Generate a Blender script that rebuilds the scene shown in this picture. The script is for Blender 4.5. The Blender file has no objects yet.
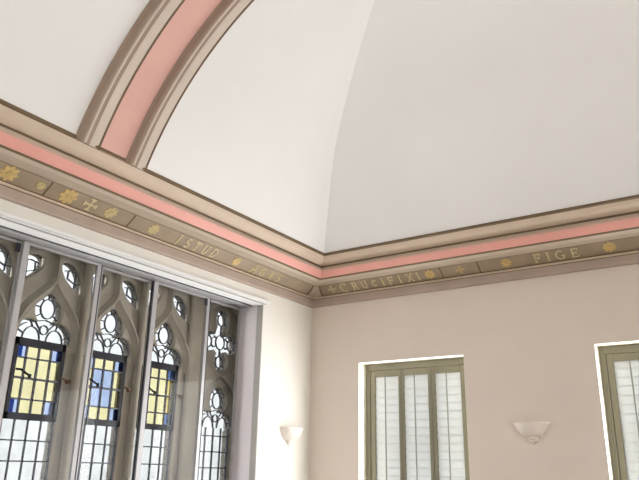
import bpy, bmesh, math, random
from mathutils import Vector, Matrix
random.seed(7)
S = bpy.context.scene
COL = S.collection
H = 1.6                      # eye height: every z below is written relative to the eye and lifted by H

# ------------------------------------------------------------------ camera
cam_d = bpy.data.cameras.new('camera'); cam = bpy.data.objects.new('camera', cam_d); COL.objects.link(cam)
yaw, pitch, roll = 0.5963924455, 0.3298142207, 0.0185764096
fw = Vector((-math.sin(yaw)*math.cos(pitch), math.cos(yaw)*math.cos(pitch), math.sin(pitch)))
rt = Vector((math.cos(yaw), math.sin(yaw), 0)); up = rt.cross(fw)
r2 = rt*math.cos(roll) + up*math.sin(roll); u2 = up*math.cos(roll) - rt*math.sin(roll)
m = Matrix((r2, u2, -fw)).transposed().to_4x4(); m.translation = Vector((3.4146575, -4.9335701, H))
cam.matrix_world = m
cam_d.sensor_width = 36.0; cam_d.lens = 670.76*36.0/639.0; cam_d.clip_start = 0.05
S.camera = cam

# ------------------------------------------------------------------ world: bright overcast sky
W = bpy.data.worlds.new('sky'); S.world = W; W.use_nodes = True
nt = W.node_tree; nt.nodes.clear()
tc = nt.nodes.new('ShaderNodeTexCoord'); sx = nt.nodes.new('ShaderNodeSeparateXYZ')
mr = nt.nodes.new('ShaderNodeMapRange'); mr.inputs[1].default_value = -0.25; mr.inputs[2].default_value = 0.35
cr = nt.nodes.new('ShaderNodeValToRGB')
cr.color_ramp.elements[0].color = (0.50, 0.50, 0.47, 1); cr.color_ramp.elements[1].color = (0.93, 0.97, 1.0, 1)
bg = nt.nodes.new('ShaderNodeBackground'); bg.inputs[1].default_value = 6.5
wo = nt.nodes.new('ShaderNodeOutputWorld')
nt.links.new(tc.outputs['Generated'], sx.inputs[0]); nt.links.new(sx.outputs[2], mr.inputs[0])
nt.links.new(mr.outputs[0], cr.inputs[0]); nt.links.new(cr.outputs[0], bg.inputs[0]); nt.links.new(bg.outputs[0], wo.inputs[0])

# ------------------------------------------------------------------ exposure
S.view_settings.view_transform = 'Standard'; S.view_settings.look = 'None'
S.view_settings.gamma = 1.0; S.view_settings.use_curve_mapping = False
S.view_settings.exposure = 0.85

# ------------------------------------------------------------------ window light: sky portals, and fill lamps added at the openings
def area(name, loc, direction, sx_, sy_, power=0.0, color=(1, 1, 1), portal=False):
    l = bpy.data.lights.new(name, 'AREA'); l.shape = 'RECTANGLE'; l.size = sx_; l.size_y = sy_
    l.energy = power; l.color = color
    if portal: l.cycles.is_portal = True
    o = bpy.data.objects.new(name, l); COL.objects.link(o); o.location = loc
    o.rotation_euler = Vector(direction).to_track_quat('-Z', 'Y').to_euler()
    return o
RW, RL = 5.74, 9.0           # room width (x) and length (y)
area('window_portal', (0.96, 0.36, H+0.0), (0, -1, 0), 1.0, 1.8, portal=True)
area('window_portal', (2.87, 0.36, H+0.0), (0, -1, 0), 1.0, 1.8, portal=True)
area('window_portal', (-0.72, -2.1, H+0.3), (1, 0, 0), 3.6, 2.1, portal=True)
# added lamps in made-up windows of the unseen opposite wall
for yy in (-3.4, -5.6, -7.8):
    area('window_fill_light', (RW+0.14, yy, H+0.15), (-1, 0, 0), 1.15, 1.9, power=2, color=(0.97, 0.985, 1.0))
area('window_fill_light', (4.775, 0.30, H+0.05), (0, -1, 0), 0.93, 1.58, power=8, color=(0.98, 0.99, 1.0))  # lamp added in the unseen third window
area('window_fill_light', (-0.185, -2.23, H+0.15), (1, 0, 0), 2.95, 2.15, power=10, color=(1.0, 0.985, 0.96))  # lamp added on the room side of the glazing
area('window_fill_light', (0.9615, 0.085, H+0.05), (0, -1, 0), 0.90, 1.55, power=24, color=(0.98, 0.99, 1.0))  # this and the next: lamps added on the room side of the shutters
area('window_fill_light', (2.8685, 0.085, H+0.05), (0, -1, 0), 0.90, 1.55, power=24, color=(0.98, 0.99, 1.0))

# ------------------------------------------------------------------ materials
def mat(name, col, rough=0.6, metal=0.0, noise=0.0, scale=8.0, bump=0.0, bscale=60.0, spec=0.5):
    M = bpy.data.materials.new(name); M.use_nodes = True; t = M.node_tree; b = t.nodes['Principled BSDF']
    b.inputs['Base Color'].default_value = (*col, 1); b.inputs['Roughness'].default_value = rough
    b.inputs['Metallic'].default_value = metal; b.inputs['Specular IOR Level'].default_value = spec
    if noise or bump:
        co = t.nodes.new('ShaderNodeTexCoord')
    if noise:
        n = t.nodes.new('ShaderNodeTexNoise'); n.inputs['Scale'].default_value = scale; n.inputs['Detail'].default_value = 5
        r = t.nodes.new('ShaderNodeValToRGB')
        r.color_ramp.elements[0].color = (*[c*(1-noise) for c in col], 1); r.color_ramp.elements[0].position = 0.3
        r.color_ramp.elements[1].color = (*[min(1, c*(1+noise)) for c in col], 1); r.color_ramp.elements[1].position = 0.7
        t.links.new(co.outputs['Object'], n.inputs['Vector']); t.links.new(n.outputs['Fac'], r.inputs[0])
        t.links.new(r.outputs[0], b.inputs['Base Color'])
    if bump:
        n2 = t.nodes.new('ShaderNodeTexNoise'); n2.inputs['Scale'].default_value = bscale; n2.inputs['Detail'].default_value = 4
        bp = t.nodes.new('ShaderNodeBump'); bp.inputs['Strength'].default_value = bump; bp.inputs['Distance'].default_value = 0.004
        t.links.new(co.outputs['Object'], n2.inputs['Vector']); t.links.new(n2.outputs['Fac'], bp.inputs['Height'])
        t.links.new(bp.outputs[0], b.inputs['Normal'])
    return M
def glass_tint(name, col, gloss=0.5, diffuse=0.0, noise=0.0):
    """thin window glass: clear or coloured transmission, a fresnel sheen, a little obscuring"""
    M = bpy.data.materials.new(name); M.use_nodes = True; t = M.node_tree; t.nodes.clear()
    o = t.nodes.new('ShaderNodeOutputMaterial'); tr = t.nodes.new('ShaderNodeBsdfTransparent')
    tr.inputs[0].default_value = (*[math.sqrt(c) for c in col], 1)
    if noise:
        co = t.nodes.new('ShaderNodeTexCoord'); n = t.nodes.new('ShaderNodeTexNoise'); n.inputs['Scale'].default_value = 9
        r = t.nodes.new('ShaderNodeValToRGB')
        r.color_ramp.elements[0].color = (*[math.sqrt(c*(1-noise)) for c in col], 1); r.color_ramp.elements[0].position = .3
        r.color_ramp.elements[1].color = (*[min(1, math.sqrt(c*(1+noise))) for c in col], 1); r.color_ramp.elements[1].position = .7
        t.links.new(co.outputs['Object'], n.inputs['Vector']); t.links.new(n.outputs['Fac'], r.inputs[0]); t.links.new(r.outputs[0], tr.inputs[0])
    g = t.nodes.new('ShaderNodeBsdfGlossy'); g.inputs['Roughness'].default_value = 0.0
    f = t.nodes.new('ShaderNodeFresnel'); f.inputs[0].default_value = 1.45
    mu = t.nodes.new('ShaderNodeMath'); mu.operation = 'MULTIPLY'; mu.inputs[1].default_value = gloss
    mx = t.nodes.new('ShaderNodeMixShader')
    ge = t.nodes.new('ShaderNodeNewGeometry'); fb = t.nodes.new('ShaderNodeMath'); fb.operation = 'SUBTRACT'; fb.inputs[0].default_value = 1.0
    m1 = t.nodes.new('ShaderNodeMath'); m1.operation = 'MULTIPLY'
    t.links.new(ge.outputs['Backfacing'], fb.inputs[1]); t.links.new(fb.outputs[0], m1.inputs[0]); t.links.new(mu.outputs[0], m1.inputs[1])
    t.links.new(f.outputs[0], mu.inputs[0]); t.links.new(m1.outputs[0], mx.inputs[0])
    t.links.new(tr.outputs[0], mx.inputs[1]); t.links.new(g.outputs[0], mx.inputs[2])
    last = mx
    if diffuse:
        d = t.nodes.new('ShaderNodeBsdfTranslucent'); d.inputs[0].default_value = (*col, 1)
        m2 = t.nodes.new('ShaderNodeMixShader'); m2.inputs[0].default_value = diffuse
        t.links.new(mx.outputs[0], m2.inputs[1]); t.links.new(d.outputs[0], m2.inputs[2]); last = m2
    t.links.new(last.outputs[0], o.inputs[0]); return M

M_wall = mat('cream_wall_paint', (0.79, 0.70, 0.625), 0.75, noise=0.03, scale=1.5, bump=0.25, bscale=25)
M_wall_l = mat('lit_cream_wall_paint', (0.80, 0.775, 0.72), 0.75, noise=0.03, scale=1.5, bump=0.25, bscale=25)  # same cream paint whitened, the overexposed look put into the colour
M_vault = mat('off_white_plaster', (0.86, 0.855, 0.845), 0.8, noise=0.02, scale=1.2, bump=0.2, bscale=14)
M_white = mat('white_reveal_paint', (0.84, 0.80, 0.67), 0.6)
M_band = mat('beige_cornice_paint', (0.64, 0.515, 0.40), 0.6, noise=0.05, scale=5)
M_bandl = mat('fawn_cornice_paint', (0.52, 0.43, 0.335), 0.6, noise=0.05, scale=5)
M_low = mat('brown_beige_paint', (0.44, 0.345, 0.285), 0.55, noise=0.06, scale=5)
M_frieze = mat('umber_frieze_paint', (0.35, 0.27, 0.185), 0.6, noise=0.10, scale=7)
M_pink = mat('salmon_pink_paint', (0.78, 0.375, 0.315), 0.55, noise=0.04, scale=3)
M_line = mat('brown_line_paint', (0.16, 0.105, 0.055), 0.6)
M_gold = mat('gold_paint', (0.62, 0.45, 0.18), 0.5, noise=0.15, scale=30)
M_goldfade = mat('worn_gold_paint', (0.56, 0.46, 0.22), 0.6, noise=0.2, scale=40)
M_letter = mat('pale_gold_paint', (0.66, 0.56, 0.33), 0.5, noise=0.15, scale=40)
M_ribshade = mat('rib_shade_taupe', (0.37, 0.275, 0.215), 0.6, noise=0.04, scale=4)  # taupe carries the shade of the moulding's steep faces in its colour
M_ribcr = mat('rib_cream_paint', (0.62, 0.53, 0.45), 0.6, noise=0.04, scale=4)
M_ribpk = mat('rib_pink_paint', (0.76, 0.45, 0.385), 0.6, noise=0.04, scale=3)
M_stone = mat('grey_limestone', (0.39, 0.35, 0.295), 0.85, noise=0.16, scale=4, bump=0.5, bscale=45)
M_alu = mat('grey_aluminium', (0.44, 0.43, 0.44), 0.4, metal=0.2)
M_alul = mat("pale_track_metal", (0.86, 0.86, 0.86), 0.35)
M_post = mat("lilac_grey_post", (0.66, 0.62, 0.655), 0.5)
M_postd = mat("dark_grey_post", (0.36, 0.35, 0.33), 0.5)
M_gap = mat('dark_gasket', (0.03, 0.03, 0.04), 0.6)
M_lead = mat('lead_came', (0.12, 0.12, 0.16), 0.6)
M_casem = mat('dark_casement_metal', (0.010, 0.010, 0.022), 0.5)
M_iron = mat('rusty_iron', (0.15, 0.075, 0.035), 0.6)
M_olive = mat('olive_green_paint', (0.225, 0.208, 0.145), 0.5, noise=0.04, scale=6)
M_louv = bpy.data.materials.new('translucent_louver'); M_louv.use_nodes = True
_t = M_louv.node_tree; _b = _t.nodes['Principled BSDF']; _b.inputs['Base Color'].default_value = (.78, .79, .78, 1); _b.inputs['Roughness'].default_value = .4
_tl = _t.nodes.new('ShaderNodeBsdfTranslucent'); _tl.inputs[0].default_value = (.80, .83, .86, 1)
_mx = _t.nodes.new('ShaderNodeMixShader'); _mx.inputs[0].default_value = .21
_t.links.new(_b.outputs[0], _mx.inputs[1]); _t.links.new(_tl.outputs[0], _mx.inputs[2]); _t.links.new(_mx.outputs[0], _t.nodes['Material Output'].inputs[0])
M_rod = mat('grey_green_rod', (0.33, 0.33, 0.30), 0.5)
M_sash = mat('outer_sash_paint', (0.75, 0.75, 0.75), 0.5)
M_sconce = mat('painted_plaster', (0.84, 0.77, 0.705), 0.5, bump=0.1)
M_floor = mat('oak_floor', (0.22, 0.18, 0.145), 0.5, noise=0.2, scale=3)
G_sash = glass_tint('clear_sash_glass', (0.97, 0.98, 0.97), gloss=0.32)
G_clear = glass_tint('obscured_clear_glass', (0.112, 0.114, 0.116), gloss=0.3, noise=0.12)
G_outer = glass_tint('outer_window_glass', (0.95, 0.97, 0.97), gloss=0.32)
G_yel = glass_tint('pale_yellow_glass', (0.108, 0.099, 0.058), gloss=0.3, noise=0.08)
G_yel2 = glass_tint('deep_yellow_glass', (0.092, 0.074, 0.022), gloss=0.3, noise=0.08)
G_lb = glass_tint('light_blue_glass', (0.055, 0.068, 0.098), gloss=0.3, noise=0.12)
G_mb = glass_tint('mid_blue_glass', (0.012, 0.024, 0.062), gloss=0.3, noise=0.12)
G_db = glass_tint('deep_blue_glass', (0.002, 0.005, 0.026), gloss=0.3)
G_grey = glass_tint('grey_green_glass', (0.13, 0.145, 0.14), gloss=0.3, noise=0.12)

# ------------------------------------------------------------------ mesh helpers
class MB:
    def __init__(s): s.v = []; s.f = []; s.mi = []
    def add(s, vs, fs, mi=0):
        o = len(s.v); s.v += [tuple(v) for v in vs]
        for f in fs: s.f.append([i+o for i in f]); s.mi.append(mi)
    def box(s, x0, x1, y0, y1, z0, z1, mi=0):
        s.add([(x0,y0,z0),(x1,y0,z0),(x1,y1,z0),(x0,y1,z0),(x0,y0,z1),(x1,y0,z1),(x1,y1,z1),(x0,y1,z1)],
              [(0,3,2,1),(4,5,6,7),(0,1,5,4),(1,2,6,5),(2,3,7,6),(3,0,4,7)], mi)
    def loft(s, rings, closed=True, caps=True, mi=0):
        n = len(rings[0]); vs = [p for r in rings for p in r]; fs = []
        for i in range(len(rings)-1):
            for j in range(n if closed else n-1):
                k = (j+1) % n
                fs.append((i*n+j, i*n+k, (i+1)*n+k, (i+1)*n+j))
        if caps and closed:
            fs.append(tuple(range(n-1, -1, -1))); fs.append(tuple((len(rings)-1)*n+j for j in range(n)))
        s.add(vs, fs, mi)
    def tube(s, pts, r, n=8, mi=0):
        rings = []
        pts = [Vector(p) for p in pts]
        for i, p in enumerate(pts):
            d = (pts[min(i+1, len(pts)-1)] - pts[max(i-1, 0)]).normalized()
            a = d.cross(Vector((0,0,1)) if abs(d.z) < .9 else Vector((1,0,0))).normalized(); b = d.cross(a)
            rings.append([p + a*r*math.cos(2*math.pi*k/n) + b*r*math.sin(2*math.pi*k/n) for k in range(n)])
        s.loft(rings, mi=mi)
    def strip(s, pts, w, f, d0, d1, closed=False, mi=0):
        """flat bar of width w along 2-D points; f(u,v,d) gives the 3-D place, d0..d1 is its thickness"""
        P = [Vector(p) for p in pts]; n = len(P)
        rings = []
        for i in range(n):
            a = P[(i-1) % n] if (closed or i > 0) else P[i]; b = P[(i+1) % n] if (closed or i < n-1) else P[i]
            t = (b-a); t = t.normalized() if t.length > 1e-9 else Vector((1,0)); q = Vector((-t.y, t.x))*w/2
            l, r = P[i]+q, P[i]-q
            rings.append([f(l.x,l.y,d0), f(r.x,r.y,d0), f(r.x,r.y,d1), f(l.x,l.y,d1)])
        if closed: rings.append(rings[0]); s.loft(rings, caps=False, mi=mi)
        else: s.loft(rings, mi=mi)
    def mould(s, pts, wb, wf, f, d0, d1):
        """moulded bar along 2-D points: width wb at its back (depth d0), wf at its front (d1)"""
        P = [Vector(p) for p in pts]; n = len(P); rings = []
        for i in range(n):
            t = (P[min(i+1, n-1)]-P[max(i-1, 0)]).normalized(); q = Vector((-t.y, t.x)); dm = d0+(d1-d0)*.62
            prof = [(wb/2, d0), (wf*.5+wb*.12, dm), (wf/2, d1), (-wf/2, d1), (-wf*.5-wb*.12, dm), (-wb/2, d0)]
            rings.append([f(P[i].x+q.x*a, P[i].y+q.y*a, d) for a, d in prof])
        s.loft(rings)
    def poly(s, pts, f, d0, d1, mi=0):
        s.loft([[f(p[0],p[1],d0) for p in pts], [f(p[0],p[1],d1) for p in pts]], mi=mi)
    def build(s, name, mats, parent=None, smooth=False, bevel=0.0, lift=True):
        me = bpy.data.meshes.new(name)
        z = H if lift else 0
        me.from_pydata([(v[0], v[1], v[2]+z) for v in s.v], [], s.f)
        for M in (mats if isinstance(mats, (list, tuple)) else [mats]): me.materials.append(M)
        me.polygons.foreach_set('material_index', s.mi)
        bm = bmesh.new(); bm.from_mesh(me); bmesh.ops.recalc_face_normals(bm, faces=bm.faces); bm.to_mesh(me); bm.free()
        if smooth: me.polygons.foreach_set('use_smooth', [True]*len(me.polygons))
        me.update()
        o = bpy.data.objects.new(name, me); COL.objects.link(o)
        if parent is not None:
            o.parent = parent; o.matrix_parent_inverse = Matrix.Translation(parent.location).inverted()
        if bevel:
            b = o.modifiers.new('bevel', 'BEVEL'); b.width = bevel; b.segments = 2; b.limit_method = 'ANGLE'
        return o
def empty(name, loc, **kw):
    o = bpy.data.objects.new(name, None); COL.objects.link(o); o.location = (loc[0], loc[1], loc[2]+H)
    for k, v in kw.items(): o[k] = v
    return o
def struct(o, label=None, cat=None):
    o['kind'] = 'structure'
    if label: o['label'] = label
    if cat: o['category'] = cat
    return o
def smooth_curve(pts, n=6, closed=True):
    P = [Vector(p) for p in pts]; N = len(P); out = []
    for i in range(N if closed else N-1):
        p0, p1, p2, p3 = (P[(i-1) % N], P[i], P[(i+1) % N], P[(i+2) % N]) if closed else (P[max(i-1,0)], P[i], P[i+1], P[min(i+2,N-1)])
        for k in range(n):
            t = k/n
            out.append(0.5*((2*p1)+(p2-p0)*t+(2*p0-5*p1+4*p2-p3)*t*t+(3*p1-p0-3*p2+p3)*t*t*t))
    if not closed: out.append(P[-1])
    return [(p.x, p.y) for p in out]

# ================================================================== ROOM SHELL
FL = -H
ZT = 1.80            # wall tops, hidden behind the cornice
def wall_boxes(mb, place, a0, a1, holes, z0, z1):
    """wall along an axis with rectangular openings (h0,h1,hz0,hz1), sorted"""
    a = a0
    for h0, h1, q0, q1 in sorted(holes):
        place(mb, a, h0, z0, z1); place(mb, h0, h1, z0, q0); place(mb, h0, h1, q1, z1); a = h1
    place(mb, a, a1, z0, z1)
mb = MB(); mb.box(-0.9, RW+0.4, -RL-0.3, 0.4, FL-0.1, FL)
struct(mb.build('floor', M_floor), 'brown floor of the room', 'floor')
# right wall (far wall with shuttered windows)
WZ0, WZ1 = -0.75, 0.866
WIN = [(0.488, 1.435), (2.395, 3.342), (4.302, 5.249)]
mb = MB()
wall_boxes(mb, lambda m_, a, b, c, d: m_.box(a, b, 0, 0.34, c, d), -0.9, RW+0.3, [(a, b, WZ0, WZ1) for a, b in WIN], FL, ZT)
struct(mb.build('wall_right', M_wall), 'beige painted wall with the shuttered windows and a bowl sconce', 'wall')
# left wall in two skins: inner skin carries the secondary glazing, outer skin the stone window
mb = MB()
OY0, OY1, OZ0, OZ1 = -3.76, -0.709, -1.0, 1.287
wall_boxes(mb, lambda m_, a, b, c, d: m_.box(-0.17, 0, a, b, c, d), -RL-0.3, 0.0, [(OY0, OY1, OZ0, OZ1)], FL, ZT)
wall_boxes(mb, lambda m_, a, b, c, d: m_.box(-0.66, -0.17, a, b, c, d), -RL-0.3, 0.0, [(OY0-0.1, -0.37, OZ0, 1.40)], FL, ZT)
struct(mb.build('wall_left', M_wall_l), 'cream painted wall around the tall stone tracery window', 'wall')
mb = MB()
OPW = [(yy-0.6, yy+0.6, -0.8, 1.1) for yy in (-7.8, -5.6, -3.4)]  # openings added in the unseen wall to let in more light
wall_boxes(mb, lambda m_, a, b, c, d: m_.box(RW, RW+0.3, a, b, c, d), -RL-0.3, 0.0, OPW, FL, ZT)
struct(mb.build('wall_opposite', M_wall), 'cream painted wall with three added tall windows, opposite the stone window', 'wall')
mb = MB(); mb.box(-0.9, RW+0.3, -RL-0.3, -RL, FL, ZT)
struct(mb.build('wall_back', M_wall), 'cream painted back wall of the room', 'wall')

# ---- coved ceiling: hipped cove, sharp valleys in the corners
P0, Z0 = 0.366, 1.752
XC, ZC, R = 2.235, 0.942, 2.0396
zs = [Z0 + (ZC+R-Z0)*math.sin(math.pi/2*k/28) for k in range(29)]
def off_l(z): return XC - math.sqrt(max(0, R*R-(z-ZC)**2))
XA = off_l(Z0)
def off_r(z):                       # cove over the far wall, a touch flatter
    d = off_l(z) - XA
    return P0 + d + 0.10*min(1.0, d/0.45)
offs = [(P0 + off_l(z) - XA, off_r(z), z) for z in zs]
mb = MB()
corner = lambda ox, oy, z: [(ox, -oy, z), (RW-ox, -oy, z), (RW-ox, -RL+oy, z), (ox, -RL+oy, z)]
rings = [corner(*o) for o in offs]
for e in range(4):
    mb.loft([[r[e], r[(e+1) % 4]] for r in rings], closed=False, caps=False)
t = rings[-1]; mb.add(t, [(0, 1, 2, 3)])
ceil = struct(mb.build('ceiling', M_vault, smooth=True), 'off-white coved plaster ceiling with a valley running up from the corner', 'ceiling')
mb = MB(); mb.box(-0.9, RW+0.4, -RL-0.3, 0.4, 3.15, 3.3)
mb.box(-0.9, -0.66, -RL-0.3, 0.4, ZT-0.05, 3.15); mb.box(RW+0.3, RW+0.4, -RL-0.3, 0.4, ZT-0.05, 3.15)
mb.box(-0.66, RW+0.3, 0.34, 0.4, ZT-0.05, 3.15); mb.box(-0.66, RW+0.3, -RL-0.3, -RL-0.24, ZT-0.05, 3.15)
struct(mb.build('roof', M_wall), 'roof structure above the coved ceiling', 'roof')

# ---- cornice: horizontal bands that meet in a mitre at the corner
BANDS = [  # name, material, outline (p outwards from the wall, z)
    ('lower_band', M_low,    [(0, 1.395), (0.030, 1.395), (0.034, 1.405), (0.034, 1.462), (0.0, 1.462)]),
    ('bead',       M_band,   [(0, 1.462), (0.030, 1.462), (0.038, 1.466), (0.040, 1.473), (0.036, 1.480), (0.026, 1.4835), (0, 1.4835)]),
    ('frieze',     M_frieze, [(0, 1.4835), (0.0185, 1.4835), (0.0232, 1.4885), (0.1174, 1.5549), (0.1174, 1.575), (0, 1.575)]),
    ('soffit_band', M_bandl, [(0, 1.575), (0.1174, 1.5549), (0.125, 1.5535), (0.165, 1.5565), (0.215, 1.556), (0.2557, 1.5728), (0.2557, 1.60), (0, 1.60)]),
    ('pink_band',  M_pink,   [(0.05, 1.60), (0.2557, 1.5728), (0.272, 1.588), (0.288, 1.608), (0.300, 1.6255), (0.300, 1.64), (0.05, 1.64)]),
    ('fillet',     M_bandl,  [(0.05, 1.64), (0.284, 1.627), (0.304, 1.6265), (0.306, 1.634), (0.290, 1.640), (0.2856, 1.6615), (0.05, 1.665)]),
    ('crown_band', M_band,   [(0.05, 1.665), (0.289, 1.6745), (0.305, 1.682), (0.325, 1.696), (0.345, 1.716), (0.358, 1.738), (0.05, 1.738)]),
    ('painted_line', M_line, [(0.05, 1.6615), (0.2875, 1.6615), (0.2925, 1.668), (0.289, 1.6755), (0.05, 1.6755)]),
    ('painted_line', M_line, [(0.05, 1.737), (0.359, 1.737), (0.370, 1.742), (0.372, 1.756), (0.366, 1.764), (0.05, 1.764)]),
    ('painted_line', M_line, [(0.1, 1.5525), (0.114, 1.5535), (0.1225, 1.5515), (0.124, 1.5575), (0.1, 1.5595)]),
    ('painted_line', M_line, [(0.01, 1.458), (0.0365, 1.458), (0.0365, 1.4625), (0.01, 1.4625)]),
    ('painted_line', M_line, [(0.01, 1.483), (0.024, 1.483), (0.029, 1.4875), (0.024, 1.491), (0.01, 1.491)]),
    ('painted_line', M_line, [(0.24, 1.567), (0.2545, 1.5695), (0.2605, 1.574), (0.256, 1.5785), (0.24, 1.577)]),
]
def cornice(name, ends, label):
    """ends(p) gives the two plan points of the run at projection p"""
    a, b = ends(0.0); root = empty(name, ((a[0]+b[0])/2, (a[1]+b[1])/2, 1.395)); struct(root, label, 'cornice')
    parts = {}
    for nm, M, prof in BANDS:
        mb = MB(); rg = []
        for k in (0, 1): rg.append([(*ends(p)[k], z) for p, z in prof])
        mb.loft(rg); parts[nm] = mb.build(nm, M, root)
    return root, parts
tr1, pt1 = cornice('trim_1', lambda p: ((p, -p), (p, -RL+p)), 'beige and pink painted cornice with gold lettering above the stone window')
tr2, pt2 = cornice('trim_2', lambda p: ((p, -p), (RW-p, -p)), 'beige and pink painted cornice with gold lettering above the shuttered windows')
cornice('trim_4', lambda p: ((RW-p, -p), (RW-p, -RL+p)), 'beige and pink painted cornice on the opposite wall')
cornice('trim_5', lambda p: ((p, -RL+p), (RW-p, -RL+p)), 'beige and pink painted cornice on the back wall')

# frieze motifs: frame on the sloping frieze (u along the run, v up the slope, d outwards)
SL = math.hypot(0.0942, 0.0664)
ev = (0.0942/SL, 0.0664/SL); en = (0.0664/SL, -0.0942/SL)
def fr_left(u, v, d):
    return (0.0232 + ev[0]*v + en[0]*d, u, 1.4885 + ev[1]*v + en[1]*d)
def fr_right(u, v, d):
    return (u, -(0.0232 + ev[0]*v + en[0]*d), 1.4885 + ev[1]*v + en[1]*d)
def flower(f, u, parent, M, s=0.046, name='painted_flower'):
    mb = MB(); v0 = SL*0.53
    for k in range(8):
        a = 2*math.pi*k/8; cx, cy = u+math.cos(a)*s*0.62, v0+math.sin(a)*s*0.62
        mb.poly([(cx+math.cos(q)*s*.40*math.cos(a)-math.sin(q)*s*.25*math.sin(a), cy+math.cos(q)*s*.40*math.sin(a)+math.sin(q)*s*.25*math.cos(a))
                 for q in [2*math.pi*j/8 for j in range(8)]], f, 0.0, 0.004)
    mb.poly([(u+math.cos(q)*s*.24, v0+math.sin(q)*s*.24) for q in [2*math.pi*j/10 for j in range(10)]], f, 0.0, 0.006)
    mb.build(name, M, parent)
def cross(f, u, parent, M, s=0.036):
    mb = MB(); v0 = SL*0.53
    for k in range(4):
        a = math.pi/2*k; c, n = (math.cos(a), math.sin(a)), (-math.sin(a), math.cos(a))
        P = [(0.1, .10), (0.55, .10), (1.0, .42), (1.0, -.42), (0.55, -.10), (0.1, -.10)]
        mb.poly([(u+s*(c[0]*x+n[0]*y), v0+s*(c[1]*x+n[1]*y)) for x, y in P], f, 0.0, 0.004)
    mb.poly([(u+math.cos(q)*s*.2, v0+math.sin(q)*s*.2) for q in [2*math.pi*j/8 for j in range(8)]], f, 0.0, 0.005)
    mb.build('painted_cross', M, parent)
arc = lambda cx, cy, rx, ry, a0, a1, n=12: [(cx+rx*math.cos(math.radians(a0+(a1-a0)*k/n)), cy+ry*math.sin(math.radians(a0+(a1-a0)*k/n))) for k in range(n+1)]
SER = lambda x, y, w=.16: [(x-w, y), (x+w, y)]
GLY = {  # strokes in a unit-high box, x from 0
    'I': [[(.1, 0), (.1, 1)], SER(.1, 0.03, .13), SER(.1, .97, .13)],
    'F': [[(.12, 0), (.12, 1)], [(.0, .96), (.62, .96)], [(.12, .52), (.48, .52)], SER(.12, .03, .14), [(.62, 1), (.62, .78)], [(.48, .62), (.48, .42)]],
    'E': [[(.12, 0), (.12, 1)], [(.0, .96), (.62, .96)], [(.12, .52), (.48, .52)], [(.0, .04), (.64, .04)], [(.62, 1), (.62, .8)], [(.64, 0), (.64, .22)], [(.48, .62), (.48, .42)]],
    'C': [arc(.42, .5, .40, .48, 50, 310), [(.66, 1.0), (.66, .72)]],
    'G': [arc(.42, .5, .40, .48, 50, 330), [(.52, .42), (.84, .42)], [(.74, .42), (.74, .08)]],
    'R': [[(.12, 0), (.12, 1)], arc(.30, .74, .28, .23, 90, -90), [(.0, .97), (.3, .97)], [(.12, .51), (.3, .51)], [(.30, .51), (.72, .02)], SER(.12, .03, .14)],
    'U': [[(.10, 1), (.10, .35)] + arc(.36, .33, .26, .30, 180, 360) + [(.62, .35), (.62, 1)], SER(.1, .97, .13), SER(.62, .97, .13)],
    'X': [[(.06, 0), (.62, 1)], [(.06, 1), (.62, 0)], SER(.06, .03, .12), SER(.62, .03, .12), SER(.06, .97, .12), SER(.62, .97, .12)],
    'S': [arc(.3, .73, .25, .23, 30, 270) + arc(.3, .26, .27, .24, 90, -150)],
    'T': [[(.34, 0), (.34, 1)], [(.0, .95), (.68, .95)], SER(.34, .03, .14), [(.02, 1), (.02, .8)], [(.66, 1), (.66, .8)]],
    'D': [[(.10, 0), (.10, 1)], [(.0, .97)] + arc(.28, .5, .40, .47, 90, -90) + [(.0, .03)]],
    'A': [[(.02, 0), (.36, 1)], [(.36, 1), (.70, 0)], [(.16, .36), (.56, .36)], SER(.04, .03, .1), SER(.68, .03, .1)],
}
def word(f, letters, parent, M, wst=0.0095):
    mb = MB()
    for ch, u, h in letters:
        w = max(p[0] for st in GLY[ch] for p in st)
        for st in GLY[ch]:
            mb.strip([(u + (x - w/2)*h*0.92, SL*0.5 - h*0.5 + y*h) for x, y in st], wst, f, 0.0, 0.0035)
    mb.build('lettering', M, parent)
def joint(f, u, parent):
    mb = MB(); mb.strip([(u, 0.004), (u, SL-0.004)], 0.010, f, 0.0, 0.0025); mb.build('panel_joint', M_line, parent)
fz1, fz2 = pt1['frieze'], pt2['frieze']
for u in (-2.836, -2.211): joint(fr_left, u, fz1)
for u in (1.309, 1.623): joint(fr_right, u, fz2)
flower(fr_left, -3.085, fz1, M_gold, 0.055); flower(fr_left, -2.698, fz1, M_gold, 0.058)
flower(fr_left, -2.886, fz1, M_goldfade, 0.03); flower(fr_left, -2.383, fz1, M_goldfade, 0.046); flower(fr_left, -2.017, fz1, M_goldfade, 0.044)
cross(fr_left, -2.538, fz1, M_letter, 0.046)
word(fr_left, [('I', -1.776, .088), ('S', -1.686, .08), ('T', -1.597, .08), ('U', -1.502, .08), ('D', -1.412, .08)], fz1, M_letter)
flower(fr_left, -1.156, fz1, M_gold, 0.042)
word(fr_left, [('A', -0.929, .085), ('G', -0.822, .075), ('A', -0.716, .075), ('S', -0.607, .075)], fz1, M_goldfade)
cross(fr_right, 0.260, fz2, M_letter)
word(fr_right, [('C', 0.381, .098), ('R', 0.496, .08), ('U', 0.592, .08), ('C', 0.687, .06), ('I', 0.772, .08), ('F', 0.849, .08),
                ('I', 0.935, .08), ('X', 1.030, .08), ('I', 1.104, .08)], fz2, M_letter)
flower(fr_right, 1.209, fz2, M_gold, 0.046); cross(fr_right, 1.474, fz2, M_gold, 0.034); flower(fr_right, 1.846, fz2, M_gold, 0.042)
word(fr_right, [('F', 2.081, .08), ('I', 2.162, .08), ('G', 2.249, .08), ('E', 2.350, .08)], fz2, M_letter)
flower(fr_right, 2.590, fz2, M_gold, 0.046)
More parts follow.
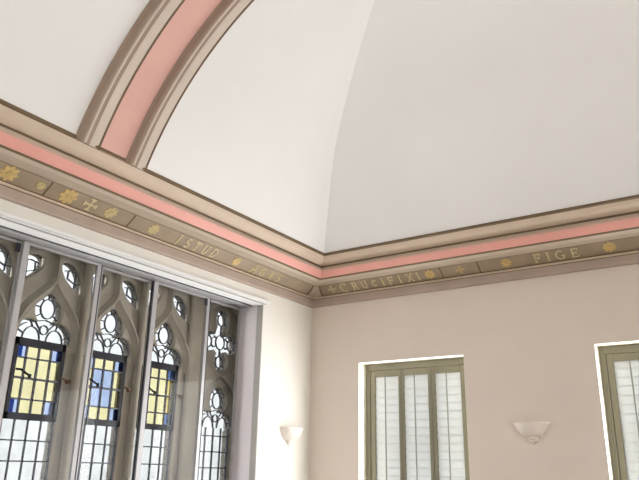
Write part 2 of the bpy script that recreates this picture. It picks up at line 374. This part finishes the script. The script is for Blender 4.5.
# beige moulded corner stop with dark ends to the frieze panels
mb = MB()
for f, sgn in ((fr_left, -1), (fr_right, 1)):
    mb.poly([(sgn*0.02, 0.0), (sgn*0.118, 0.0), (sgn*0.128, SL*.55), (sgn*0.150, SL), (sgn*0.1, SL)], f, -0.02, 0.006)
mb.build('corner_stop', M_bandl, tr2)
mb = MB()
for f, sgn in ((fr_left, -1), (fr_right, 1)):
    mb.strip([(sgn*0.124, 0.004), (sgn*0.133, SL*.55), (sgn*0.154, SL)], 0.014, f, 0.0, 0.004)
mb.build('painted_line', M_line, tr2)

# ---- ceiling rib: pink band between two mouldings shaded with taupe, springing from the left cornice
arcp = []
a0 = math.atan2(Z0-0.012-ZC, off_l(Z0-0.012)-XC)
for k in range(41):
    a = a0 + (math.pi/2 - a0)*k/40; arcp.append((Vector((XC+R*math.cos(a), ZC+R*math.sin(a))), Vector((-math.cos(a), -math.sin(a)))))
full = arcp + [(Vector((RW-p.x, p.y)), Vector((-n.x, n.y))) for p, n in reversed(arcp)]
def rib_part(name, prof, M, parent, smooth=False):
    mb = MB()
    mb.loft([[(p.x+n.x*h, y, p.y+n.y*h) for y, h in prof] for p, n in full])
    return mb.build(name, M, parent, smooth)
rib = empty('trim_3', (RW/2, -2.645, ZC+R)); struct(rib, 'curved ceiling rib with a pink band between two taupe-shaded mouldings', 'rib')
def rib_unit(y0, w):
    rib_part('rib_step', [(y0, -.03), (y0, 0.004), (y0+.012, .012), (y0+.022, .036), (y0+.034, .044), (y0+.034, -.03)], M_ribshade, rib)
    rib_part('rib_bead', [(y0+.034, -.02), (y0+.034, .046), (y0+.039, .052), (y0+.047, .052), (y0+.052, .046), (y0+.052, -.02)], M_ribcr, rib)
    ca = y0+.052
    rib_part('rib_shaded_groove', [(ca, -.03), (ca, .030), (ca+.006, .018), (ca+.018, .011), (ca+.042, .012), (ca+.042, -.03)], M_ribshade, rib)  # shade beside the bead, put in as a taupe strip
    cv = [(ca+.042, .014), (ca+.060, .013), (ca+.080, .010), (ca+.100, .006), (y0+w-.010, .004)]
    rib_part('rib_cove', [(ca+.042, -.03)] + cv + [(y0+w-.010, -.03)], M_ribcr, rib)
    rib_part('painted_line', [(y0+w-.013, -.03), (y0+w-.013, .008), (y0+w-.002, .008), (y0+w-.002, -.03)], M_line, rib)
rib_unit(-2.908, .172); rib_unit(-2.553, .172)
rib_part('pink_band', [(-2.740, -.03), (-2.740, .006), (-2.550, .006), (-2.550, -.03)], M_ribpk, rib)

# ================================================================== STONE TRACERY WINDOW (left wall)
GX = -0.487                                   # plane of the leaded glass
lights = [-3.403, -2.886, -2.369, -1.853, -1.337]    # centres of the tall lights
L4 = -0.685                                 # last light: lower head under a quatrefoil
SILL = -0.96
def arcs(cx, cz, rx, rz, a0, a1, n=10): return arc(cx, cz, rx, rz, a0, a1, n)
def trefoil(c, dz=0.0):
    cx = c+0.012
    P = [(c-.182, SILL), (c+.182, SILL), (c+.182, .735+dz)]
    P += arcs(c+.108, .785+dz, .106, .096, -28, 92, 8)
    P += arcs(cx+.006, .958+dz, .101, .110, -52, 232, 18)
    P += arcs(c-.090, .785+dz, .106, .096, 88, 208, 8)
    P += [(c-.182, .735+dz)]
    return P
def mouch(c, s):
    P = [(.088, 1.25), (.093, 1.285), (.125, 1.297), (.168, 1.283), (.203, 1.240), (.220, 1.185), (.222, 1.118), (.172, 1.143), (.128, 1.180), (.103, 1.215)]
    P = smooth_curve(P, 4)
    return [(c+.000+s*(.157+(x-.157)*1.25), 1.205+(z-1.205)*1.10) for x, z in P]
def quatre(c):
    P = []
    P += arcs(c+.012, 1.205, .080, .085, -45, 225, 14)
    P += arcs(c-.125, 1.005, .082, .085, 50, 310, 12)
    P += arcs(c+.012, .852, .075, .083, 135, 405, 14)
    P += arcs(c+.130, 1.005, .082, .085, -130, 130, 12)
    return P
def plate(name, outer, holes, x0, x1, bev, M, parent):
    """stone slab between x0 and x1 with chamfered openings (outline in y,z)"""
    cu = bpy.data.curves.new(name, 'CURVE'); cu.dimensions = '2D'; cu.fill_mode = 'BOTH'
    for P in [outer]+holes:
        sp = cu.splines.new('POLY'); sp.points.add(len(P)-1); sp.use_cyclic_u = True
        for q, p in zip(sp.points, P): q.co = (p[0], p[1], 0, 1)
    cu.extrude = (x1-x0)/2 - bev; cu.bevel_depth = bev; cu.bevel_resolution = 1; cu.offset = -bev
    tmp = bpy.data.objects.new('tmp', cu); COL.objects.link(tmp)
    dg = bpy.context.evaluated_depsgraph_get(); me = bpy.data.meshes.new_from_object(tmp.evaluated_get(dg))
    bpy.data.objects.remove(tmp); bpy.data.curves.remove(cu)
    xm = (x0+x1)/2
    for v in me.vertices:
        u, w, d = v.co; v.co = (xm+d, u, w+H)
    me.materials.clear(); me.materials.append(M); me.name = name
    o = bpy.data.objects.new(name, me); COL.objects.link(o)
    o.parent = parent; o.matrix_parent_inverse = Matrix.Translation(parent.location).inverted()
    return o
win = empty('window_1', (-0.5, -2.1, SILL)); struct(win, 'tall stone tracery window with leaded lights behind sliding glass', 'window')
OUT = [(-3.86, SILL-.08), (-.372, SILL-.08), (-.372, 1.398), (-3.86, 1.398)]
holes = [trefoil(c) for c in lights] + [mouch(c, s) for c in lights for s in (-1, 1)] + [quatre(L4), trefoil(L4, -.44)]
plate('stone_tracery', OUT, holes, -.555, -.462, .012, M_stone, win)
# front order: ogee hoods over each light, circle and pointed arch on the last
fh = []
for c in lights:
    fh.append([(c-.240, SILL), (c+.240, SILL), (c+.240, 1.31), (c+.215, 1.352), (c-.215, 1.352), (c-.240, 1.31)])
c = L4
PA = [(c-.225, SILL), (c+.225, SILL), (c+.225, .40), (c+.215, .49), (c+.18, .58), (c+.11, .655), (c, .715), (c-.11, .655), (c-.18, .58), (c-.215, .49), (c-.225, .40)]
fh.append(PA)
fh.append(arcs(c+.005, 1.03, .262, .292, 0, 354, 40))
plate('mullion_order', OUT, fh, -.464, -.415, .020, M_stone, win)
FXS = lambda u, v, d: (d, u, v)
for c in lights:                            # ogee hood moulding with a rib rising from its point
    half = smooth_curve([(.252, .70), (.246, .79), (.222, .875), (.165, .965), (.105, 1.03), (.05, 1.083), (.018, 1.125), (0, 1.165)], 4, False)
    mb = MB()
    for sg in (-1, 1): mb.mould([(c+.018+sg*p[0]*.96, p[1]) for p in half], .075, .012, FXS, -.466, -.418)
    mb.mould([(c+.018, 1.12), (c+.018, 1.25), (c+.018, 1.38)], .05, .012, FXS, -.466, -.420)
    mb.build('ogee_hood', M_stone, win)
# slender shafts down the middle of the mullions
mb = MB()
mids = [(lights[i]+lights[i+1])/2 for i in range(4)]
for q in mids:
    mb.loft([[(-.42+.026*math.sin(math.radians(a))*1.0, q+.022*math.cos(math.radians(a)), z) for a in range(0, 181, 30)] for z in (SILL, 1.39)])
mb.build('mullion_shaft', M_stone, win)

FX = lambda u, v, d: (GX+d, u, v)
CW = .0058
def came(mb, pts, closed=False, w=CW): mb.strip(pts, w, FX, -.008, .008, closed)
def glass_rect(mb, y0, y1, z0, z1, mi=0): mb.box(GX-.002, GX+.002, y0, y1, z0, z1, mi)
def head_cames(mb, c, dz=0.0):
    cx, cz = c+.018, .965+dz
    came(mb, arcs(cx, cz, .052, .064, 0, 350, 20), True)
    for a in (20, 65, 90, 130, 175, 215, 325):
        ca, sa = math.cos(math.radians(a)), math.sin(math.radians(a)); came(mb, [(cx+.052*ca, cz+.064*sa), (cx+.098*ca, cz+.108*sa)])
    came(mb, [(c-.05, .875+dz), (c+.015, .890+dz), (c+.085, .875+dz)])
    came(mb, arcs(c+.012, .825+dz, .030, .030, 0, 340, 10), True)
    for s in (-1, 1):
        x0 = c+.012
        came(mb, arcs(x0+s*.085, .75+dz, .062, .085, 0, 180, 10))
        came(mb, [(x0+s*.03, .825+dz), (x0+s*.07, .872+dz)])
        came(mb, [(x0+s*.085, .835+dz), (x0+s*.105, .885+dz)])
        came(mb, [(x0+s*.145, .785+dz), (x0+s*.20, .815+dz)])
        came(mb, arcs(x0+s*.085, .75+dz, .118, .112, 0 if s > 0 else 180, 70 if s > 0 else 110, 8))
def mouch_cames(mb, c, s):
    g = lambda x: c+.006+s*x
    came(mb, [(g(.10), 1.25), (g(.16), 1.262), (g(.22), 1.25)])
    came(mb, [(g(.125), 1.20), (g(.128), 1.26)]); came(mb, [(g(.185), 1.14), (g(.188), 1.255)])
    came(mb, [(g(.125), 1.20), (g(.185), 1.175), (g(.23), 1.185)])
def grid_cames(mb, c, z_top, rows, halfw):
    for z in rows: came(mb, [(c-halfw, z), (c+halfw, z)], w=.0085)
    for k in (-.5, 0, .5): came(mb, [(c+k*halfw*1.0, SILL), (c+k*halfw, z_top)], w=.006)
    for s in (-1, 1): came(mb, [(c+s*(halfw-.003), SILL), (c+s*(halfw-.003), z_top)], w=.011)
ROWS = [.137-.1205*k for k in range(10)]
SCH = {  # colour of the casement panes, rows from the top; Y yellow, D deep yellow, L light blue, M mid blue
    0: ['LYYL', 'YYYY', 'YYYY', 'LYYL'], 1: ['LYYL', 'YYYY', 'YYYY', 'LYYL'], 2: ['LYYL', 'YYYY', 'YYYY', 'LYYL'],
    3: ['LYYL', 'YLLY', 'YLLY', 'LYYL'], 4: ['MYYM', 'DYYD', 'DYYD', 'MYYM']}
GMATS = [G_yel, G_yel2, G_lb, G_mb, G_db]
GI = {'Y': 0, 'D': 1, 'L': 2, 'M': 3}
for i, c in enumerate(lights):
    mb = MB(); glass_rect(mb, c-.19, c+.22, .74, 1.07); glass_rect(mb, c-.19, c+.19, SILL, .27)
    for s in (-1, 1): glass_rect(mb, min(c+s*.08, c+s*.235), max(c+s*.08, c+s*.235), 1.105, 1.31)
    lg = mb.build('leaded_glass', G_clear, win)
    mb = MB(); head_cames(mb, c); [mouch_cames(mb, c, s) for s in (-1, 1)]; grid_cames(mb, c, .27, ROWS, .183)
    mb.build('lead_cames', M_lead, lg)
    # opening casement with coloured panes
    cs = MB(); X0, X1 = -.497, -.462
    zt, zb = .752, .258
    cs.box(X0, X1, c-.182, c-.157, zb, zt); cs.box(X0, X1, c+.157, c+.182, zb, zt)
    cs.box(X0, X1, c-.182, c+.182, .705, zt); cs.box(X0, X1, c-.182, c+.182, zb, .298)
    cas = cs.build('casement', M_casem, win)
    ys = [c-.158, c-.093, c-.006, c+.082, c+.158]; zz = [.706, .632, .507, .380, .297]
    g = MB(); k = MB()
    for r in range(4):
        for q in range(4):
            ch = SCH[i][r][q]
            edge = q in (0, 3) and r in (0, 3)
            if edge and i != 4:
                w = .034; a, b = (ys[q], ys[q]+w) if q == 0 else (ys[q+1]-w, ys[q+1])
                g.box(GX+.012, GX+.016, a, b, zz[r+1], zz[r], 4)
                a, b = (b, ys[q+1]) if q == 0 else (ys[q], a)
                g.box(GX+.012, GX+.016, a, b, zz[r+1], zz[r], GI[ch])
            else:
                g.box(GX+.012, GX+.016, ys[q], ys[q+1], zz[r+1], zz[r], GI[ch])
    g.build('stained_glass', GMATS, cas)
    for z in zz[1:4]: k.strip([(ys[0], z), (ys[4], z)], .013 if z == zz[2] else .009, FX, .006, .022)
    for y in ys[1:4]: k.strip([(y, zz[4]), (y, zz[0])], .010, FX, .006, .022)
    k.build('lead_cames', M_lead, cas)
    h = MB(); h.tube([(-.462, c-.150, .555), (-.425, c-.140, .550), (-.415, c-.105, .527), (-.413, c-.085, .518)], .007, 8)
    h.tube([(-.413, c-.085, .503), (-.413, c-.085, .528)], .010, 8)
    h.build('handle', M_casem, cas)
    st = MB(); st.tube([(-.470, c+.165, .535), (-.455, c+.19, .53), (-.44, c+.205, .52)], .006, 8)
    st.tube([(-.455, c+.212, .515), (-.425, c+.212, .515)], .013, 10)
    st.build('stay', M_iron, cas)
# the last, lower light with its quatrefoil
c = L4
mb = MB(); glass_rect(mb, c-.24, c+.24, .75, 1.31); glass_rect(mb, c-.21, c+.22, SILL, .66)
lg = mb.build('leaded_glass', G_clear, win)
mb = MB()
for (px, pz, rx, rz) in ((c+.012, 1.205, .045, .05), (c+.012, 1.012, .055, .06), (c+.012, .845, .042, .05), (c-.135, 1.005, .042, .048), (c+.145, 1.005, .042, .048)):
    came(mb, arcs(px, pz, rx, rz, 0, 345, 16), True)
    for a in range(30, 390, 60):
        ca, sa = math.cos(math.radians(a)), math.sin(math.radians(a)); came(mb, [(px+rx*ca, pz+rz*sa), (px+ca*(rx+.038), pz+sa*(rz+.038))])
head_cames(mb, c, -.44); grid_cames(mb, c, .31, [.245-.1235*k for k in range(10)], .183)
mb.build('lead_cames', M_lead, lg)

# ================================================================== SECONDARY GLAZING
gl = empty('glazing_frame', (-.10, -2.1, OZ1), label='grey metal frame and head tracks around the sliding glass panels', category='frame')
YA, YB = OY0, OY1
mb = MB()
mb.box(-.002, .006, YA-.05, -.690, 1.2875, 1.300); mb.box(-.002, .026, YA-.05, -.655, 1.300, 1.318)
mb.build('head_moulding', M_alul, gl, bevel=.003)
mb = MB(); mb.box(-.006, .010, YA-.05, -.690, 1.283, 1.2875); mb.build('head_lip', M_postd, gl)
mb = MB(); mb.box(-.088, -.004, YA, YB-.004, 1.276, 1.288); mb.build('front_track', M_alul, gl, bevel=.003)
mb = MB(); mb.box(-.128, -.088, YA, YB-.004, 1.283, 1.289); mb.build('track_groove', M_gap, gl)
mb = MB(); mb.box(-.222, -.128, YA, YB-.004, 1.273, 1.288); mb.build('rear_track', M_alu, gl, bevel=.003)
mb = MB(); mb.box(-.058, -.001, YB-.010, YB+.001, OZ0, 1.279); mb.build('jamb_return', M_postd, gl, bevel=.003)
mb = MB(); mb.box(-.235, -.058, YB-.010, YB+.001, OZ0, 1.275); mb.build('jamb_lining', M_post, gl, bevel=.003)
mb = MB(); mb.box(-.235, -.001, YA-.001, YA+.020, OZ0, 1.275); mb.build('jamb_lining', M_post, gl, bevel=.003)
mb = MB(); mb.box(-.26, -.001, YA, YB, OZ0-.002, OZ0+.012); mb.build('sill_track', M_alu, gl)
panes = [(-3.30, -2.735, -.240, 'leftmost sliding glass panel, at the photo\'s left edge'),
         (-2.763, -2.192, -.208, 'sliding glass panel before the stained light nearest the photo\'s left edge'),
         (-2.190, -1.676, -.240, 'sliding glass panel before the middle stained light'),
         (-1.718, -1.133, -.208, 'sliding glass panel before the stained light next to the quatrefoil'),
         (-1.140, -.722, -.240, 'narrow sliding glass panel before the quatrefoil, beside the grey jamb')]
for k, (y0, y1, x, lab) in enumerate(panes):
    p = empty('sliding_glass_panel', (x, (y0+y1)/2, OZ0), label=lab, category='glass panel', group='sliding glass panels before the stone window')
    mb = MB(); mb.box(x-.002, x+.002, y0+.02, y1-.006, OZ0+.03, 1.262); mb.build('glass_pane', G_sash, p)
    mb = MB(); mb.box(x-.010, x+.010, y0, y0+.040, OZ0+.014, 1.270); mb.build('stile', M_alu, p, bevel=.002)
    RWD = .012 if k == 4 else .030
    mb = MB(); mb.box(x-.010, x+.010, y1-RWD, y1, OZ0+.014, 1.270); mb.build('stile', M_alu, p, bevel=.002)
    mb = MB(); mb.box(x-.010, x+.010, y0+.040, y1-RWD, 1.256, 1.270); mb.build('rail', M_alu, p)
    mb = MB(); mb.box(x-.010, x+.010, y0+.040, y1-RWD, OZ0+.014, OZ0+.045); mb.build('rail', M_alu, p)
    if k in (1, 3):
        for ya, yb in ((y1, y1+.011), (y0-.010, y0))[:2 if k == 3 else 1]:
            mb = MB(); mb.box(x-.010, x+.008, ya, yb, OZ0+.014, 1.268); mb.build('brush_seal', M_gap, p)
    if k in (0, 3):
        mb = MB(); mb.box(x+.010, x+.018, y1-.060, y1-.032, 1.20, 1.255); mb.build('catch', M_gap, p, bevel=.002)

# ================================================================== SHUTTERED WINDOWS (right wall)
FY = 0.12
def shutter_window(n, x0, lab, places):
    w = empty('window_%d' % n, (x0+.4735, FY, WZ0)); struct(w, lab, 'window')
    x1 = x0+.947
    mb = MB()   # plaster reveal lining
    mb.box(x0-.001, x0+.004, 0.001, FY, WZ0, WZ1); mb.box(x1-.004, x1+.001, 0.001, FY, WZ0, WZ1)
    mb.box(x0, x1, 0.001, FY, WZ1-.004, WZ1+.001); mb.build('window_reveal', M_white, w)
    mb = MB()
    mb.box(x0, x0+.034, FY, FY+.05, WZ0, WZ1); mb.box(x1-.034, x1, FY, FY+.05, WZ0, WZ1)
    mb.box(x0+.034, x1-.034, FY, FY+.05, .806, WZ1); mb.box(x0+.034, x1-.034, FY, FY+.05, WZ0, WZ0+.04)
    mb.box(x0+.034, x0+.046, FY-.006, FY+.04, WZ0+.04, .806); mb.box(x1-.046, x1-.034, FY-.006, FY+.04, WZ0+.04, .806)
    mb.build('window_frame', M_olive, w, bevel=.004)
    mb = MB(); mb.box(x0-.02, x1+.02, -.03, FY, WZ0-.03, WZ0); mb.build('window_sill', M_white, w, bevel=.004)
    # outer sash
    mb = MB(); Y0, Y1 = .26, .30
    for a, b in ((x0, x0+.05), (x1-.05, x1), (x0+.29, x0+.31), (x0+.635, x0+.655)): mb.box(a, b, Y0, Y1, WZ0, WZ1)
    for a, b in ((WZ1-.05, WZ1), (.28, .325), (WZ0, WZ0+.06)): mb.box(x0+.05, x1-.05, Y0, Y1, a, b)
    sa = mb.build('outer_sash', M_sash, w)
    mb = MB(); mb.box(x0+.04, x1-.04, .278, .282, WZ0+.04, WZ1-.04); mb.build('sash_glass', G_outer, sa)
    # three louvred shutter leaves
    edges = [x0+.047, x0+.3365, x0+.6105, x1-.047]
    pan = [(x0+.090, x0+.310), (x0+.361, x0+.578), (x0+.641, x0+.859)]
    for i in range(3):
        a, b = edges[i]+.001, edges[i+1]-.001; p0, p1 = pan[i]
        s = empty('window_shutter', ((a+b)/2, FY+.02, WZ0+.04), label=places[i], category='shutter', group='louvred shutter leaves')
        mb = MB(); Yf, Yb = FY+.004, FY+.036
        mb.box(a, p0, Yf, Yb, WZ0+.042, .804); mb.box(p1, b, Yf, Yb, WZ0+.042, .804)
        mb.box(p0, p1, Yf, Yb, .752, .804); mb.box(p0, p1, Yf, Yb, WZ0+.042, WZ0+.12)
        mb.build('shutter_frame', M_olive, s, bevel=.003)
        mb = MB(); z = .735; t = math.radians(LOUV)
        while z > WZ0+.14:
            d, h = .0370, .0025
            prof = [(-d, 0), (-d*.5, h), (d*.5, h), (d, 0), (d*.5, -h), (-d*.5, -h)]
            R_ = [(q[0]*math.cos(t)-q[1]*math.sin(t), q[0]*math.sin(t)+q[1]*math.cos(t)) for q in prof]
            mb.loft([[(xx, FY+.022+y, z+zz_) for y, zz_ in R_] for xx in (p0-.006, p1+.006)])
            z -= .0615
        mb.build('louvers', M_louv, s)
        mb = MB(); xm = (p0+p1)/2; mb.box(xm-.0045, xm+.0045, FY-.024, FY-.014, WZ0+.15, .748); mb.build('tilt_rod', M_rod, s, bevel=.002)
LOUV = -82.0
shutter_window(2, .488, 'white-reveal window with three olive shutter leaves, between the corner and the bowl sconce',
    ['olive louvred shutter leaf nearest the corner', 'middle olive louvred shutter leaf of the window left of the bowl sconce', 'olive louvred shutter leaf nearest the bowl sconce, on its left'])
shutter_window(3, 2.395, 'window with olive shutters cut by the right edge of the photo',
    ['olive louvred shutter leaf of the window at the photo\'s right edge', 'middle olive shutter leaf of the window beyond the photo\'s right edge', 'last olive shutter leaf of the window beyond the photo\'s right edge'])
# windows outside the frame; those in the opposite wall are added for light
def plain_window(n, place, lab):
    mb = MB(); place(mb); struct(mb.build('window_%d' % n, M_sash), lab, 'window')
def pw(m_):
    x0, x1 = WIN[2]
    for a, b in ((x0, x0+.07), (x1-.07, x1), (x0+.44, x0+.5)): m_.box(a, b, .12, .17, WZ0, WZ1)
    for a, b in ((WZ0, WZ0+.08), (WZ1-.08, WZ1), (.2, .25)): m_.box(x0, x1, .12, .17, a, b)
plain_window(4, pw, 'third window of the right wall, beyond the photo')
for n, yy in enumerate((-3.4, -5.6, -7.8)):
    def pw2(m_):
        for a, b in ((yy-.6, yy-.54), (yy+.54, yy+.6), (yy-.025, yy+.025)): m_.box(RW+.08, RW+.12, a, b, -.8, 1.1)
        for a, b in ((-.8, -.74), (1.04, 1.1), (.12, .17)): m_.box(RW+.08, RW+.12, yy-.6, yy+.6, a, b)
    plain_window(5+n, pw2, 'added tall window in the wall opposite the stone window')

# ================================================================== SCONCES
def sconce(loc, rot, lab):
    s = empty('wall_sconce', loc, label=lab, category='wall light'); s.rotation_euler = (0, 0, rot)
    def half(prof, name, depth, par, closed=True):
        mb = MB(); N = 24; rings = []
        for r, z in prof: rings.append([(r*math.cos(math.pi*k/N), -r*depth*math.sin(math.pi*k/N), z) for k in range(N+1)])
        mb.loft(rings, closed=True, caps=True)
        o = mb.build(name, M_sconce, None, smooth=True, lift=False); o.parent = par
        e = o.modifiers.new('edges', 'EDGE_SPLIT'); e.split_angle = math.radians(40)
        return o
    half([(.045, -.100), (.062, -.092), (.088, -.072), (.110, -.045), (.122, -.016), (.128, -.010), (.128, 0), (.116, 0), (.104, -.03), (.08, -.062), (.05, -.082)], 'bowl', .85, s)
    half([(.012, -.142), (.026, -.134), (.036, -.124), (.034, -.116), (.046, -.112), (.048, -.104), (.045, -.098), (.03, -.096)], 'finial', .85, s)
    mb = MB(); mb.box(-.07, .07, -.010, 0, -.10, -.02); o = mb.build('wall_plate', M_sconce, None, lift=False); o.parent = s
    return s
sconce((1.918, 0, .342), 0, 'plaster half-bowl sconce on the beige wall between the two shuttered windows')
sconce((0, -.298, .322), math.radians(90), 'plaster half-bowl sconce on the white wall beside the corner')

# ================================================================== GROUND outside
mb = MB(); mb.box(-14, 16, .5, 20, FL-1.6, FL-1.5); mb.box(-14, -.8, -14, .5, FL-1.6, FL-1.5)
struct(mb.build('ground', mat('garden_ground', (.27, .27, .25), .9)), 'garden ground outside', 'ground')
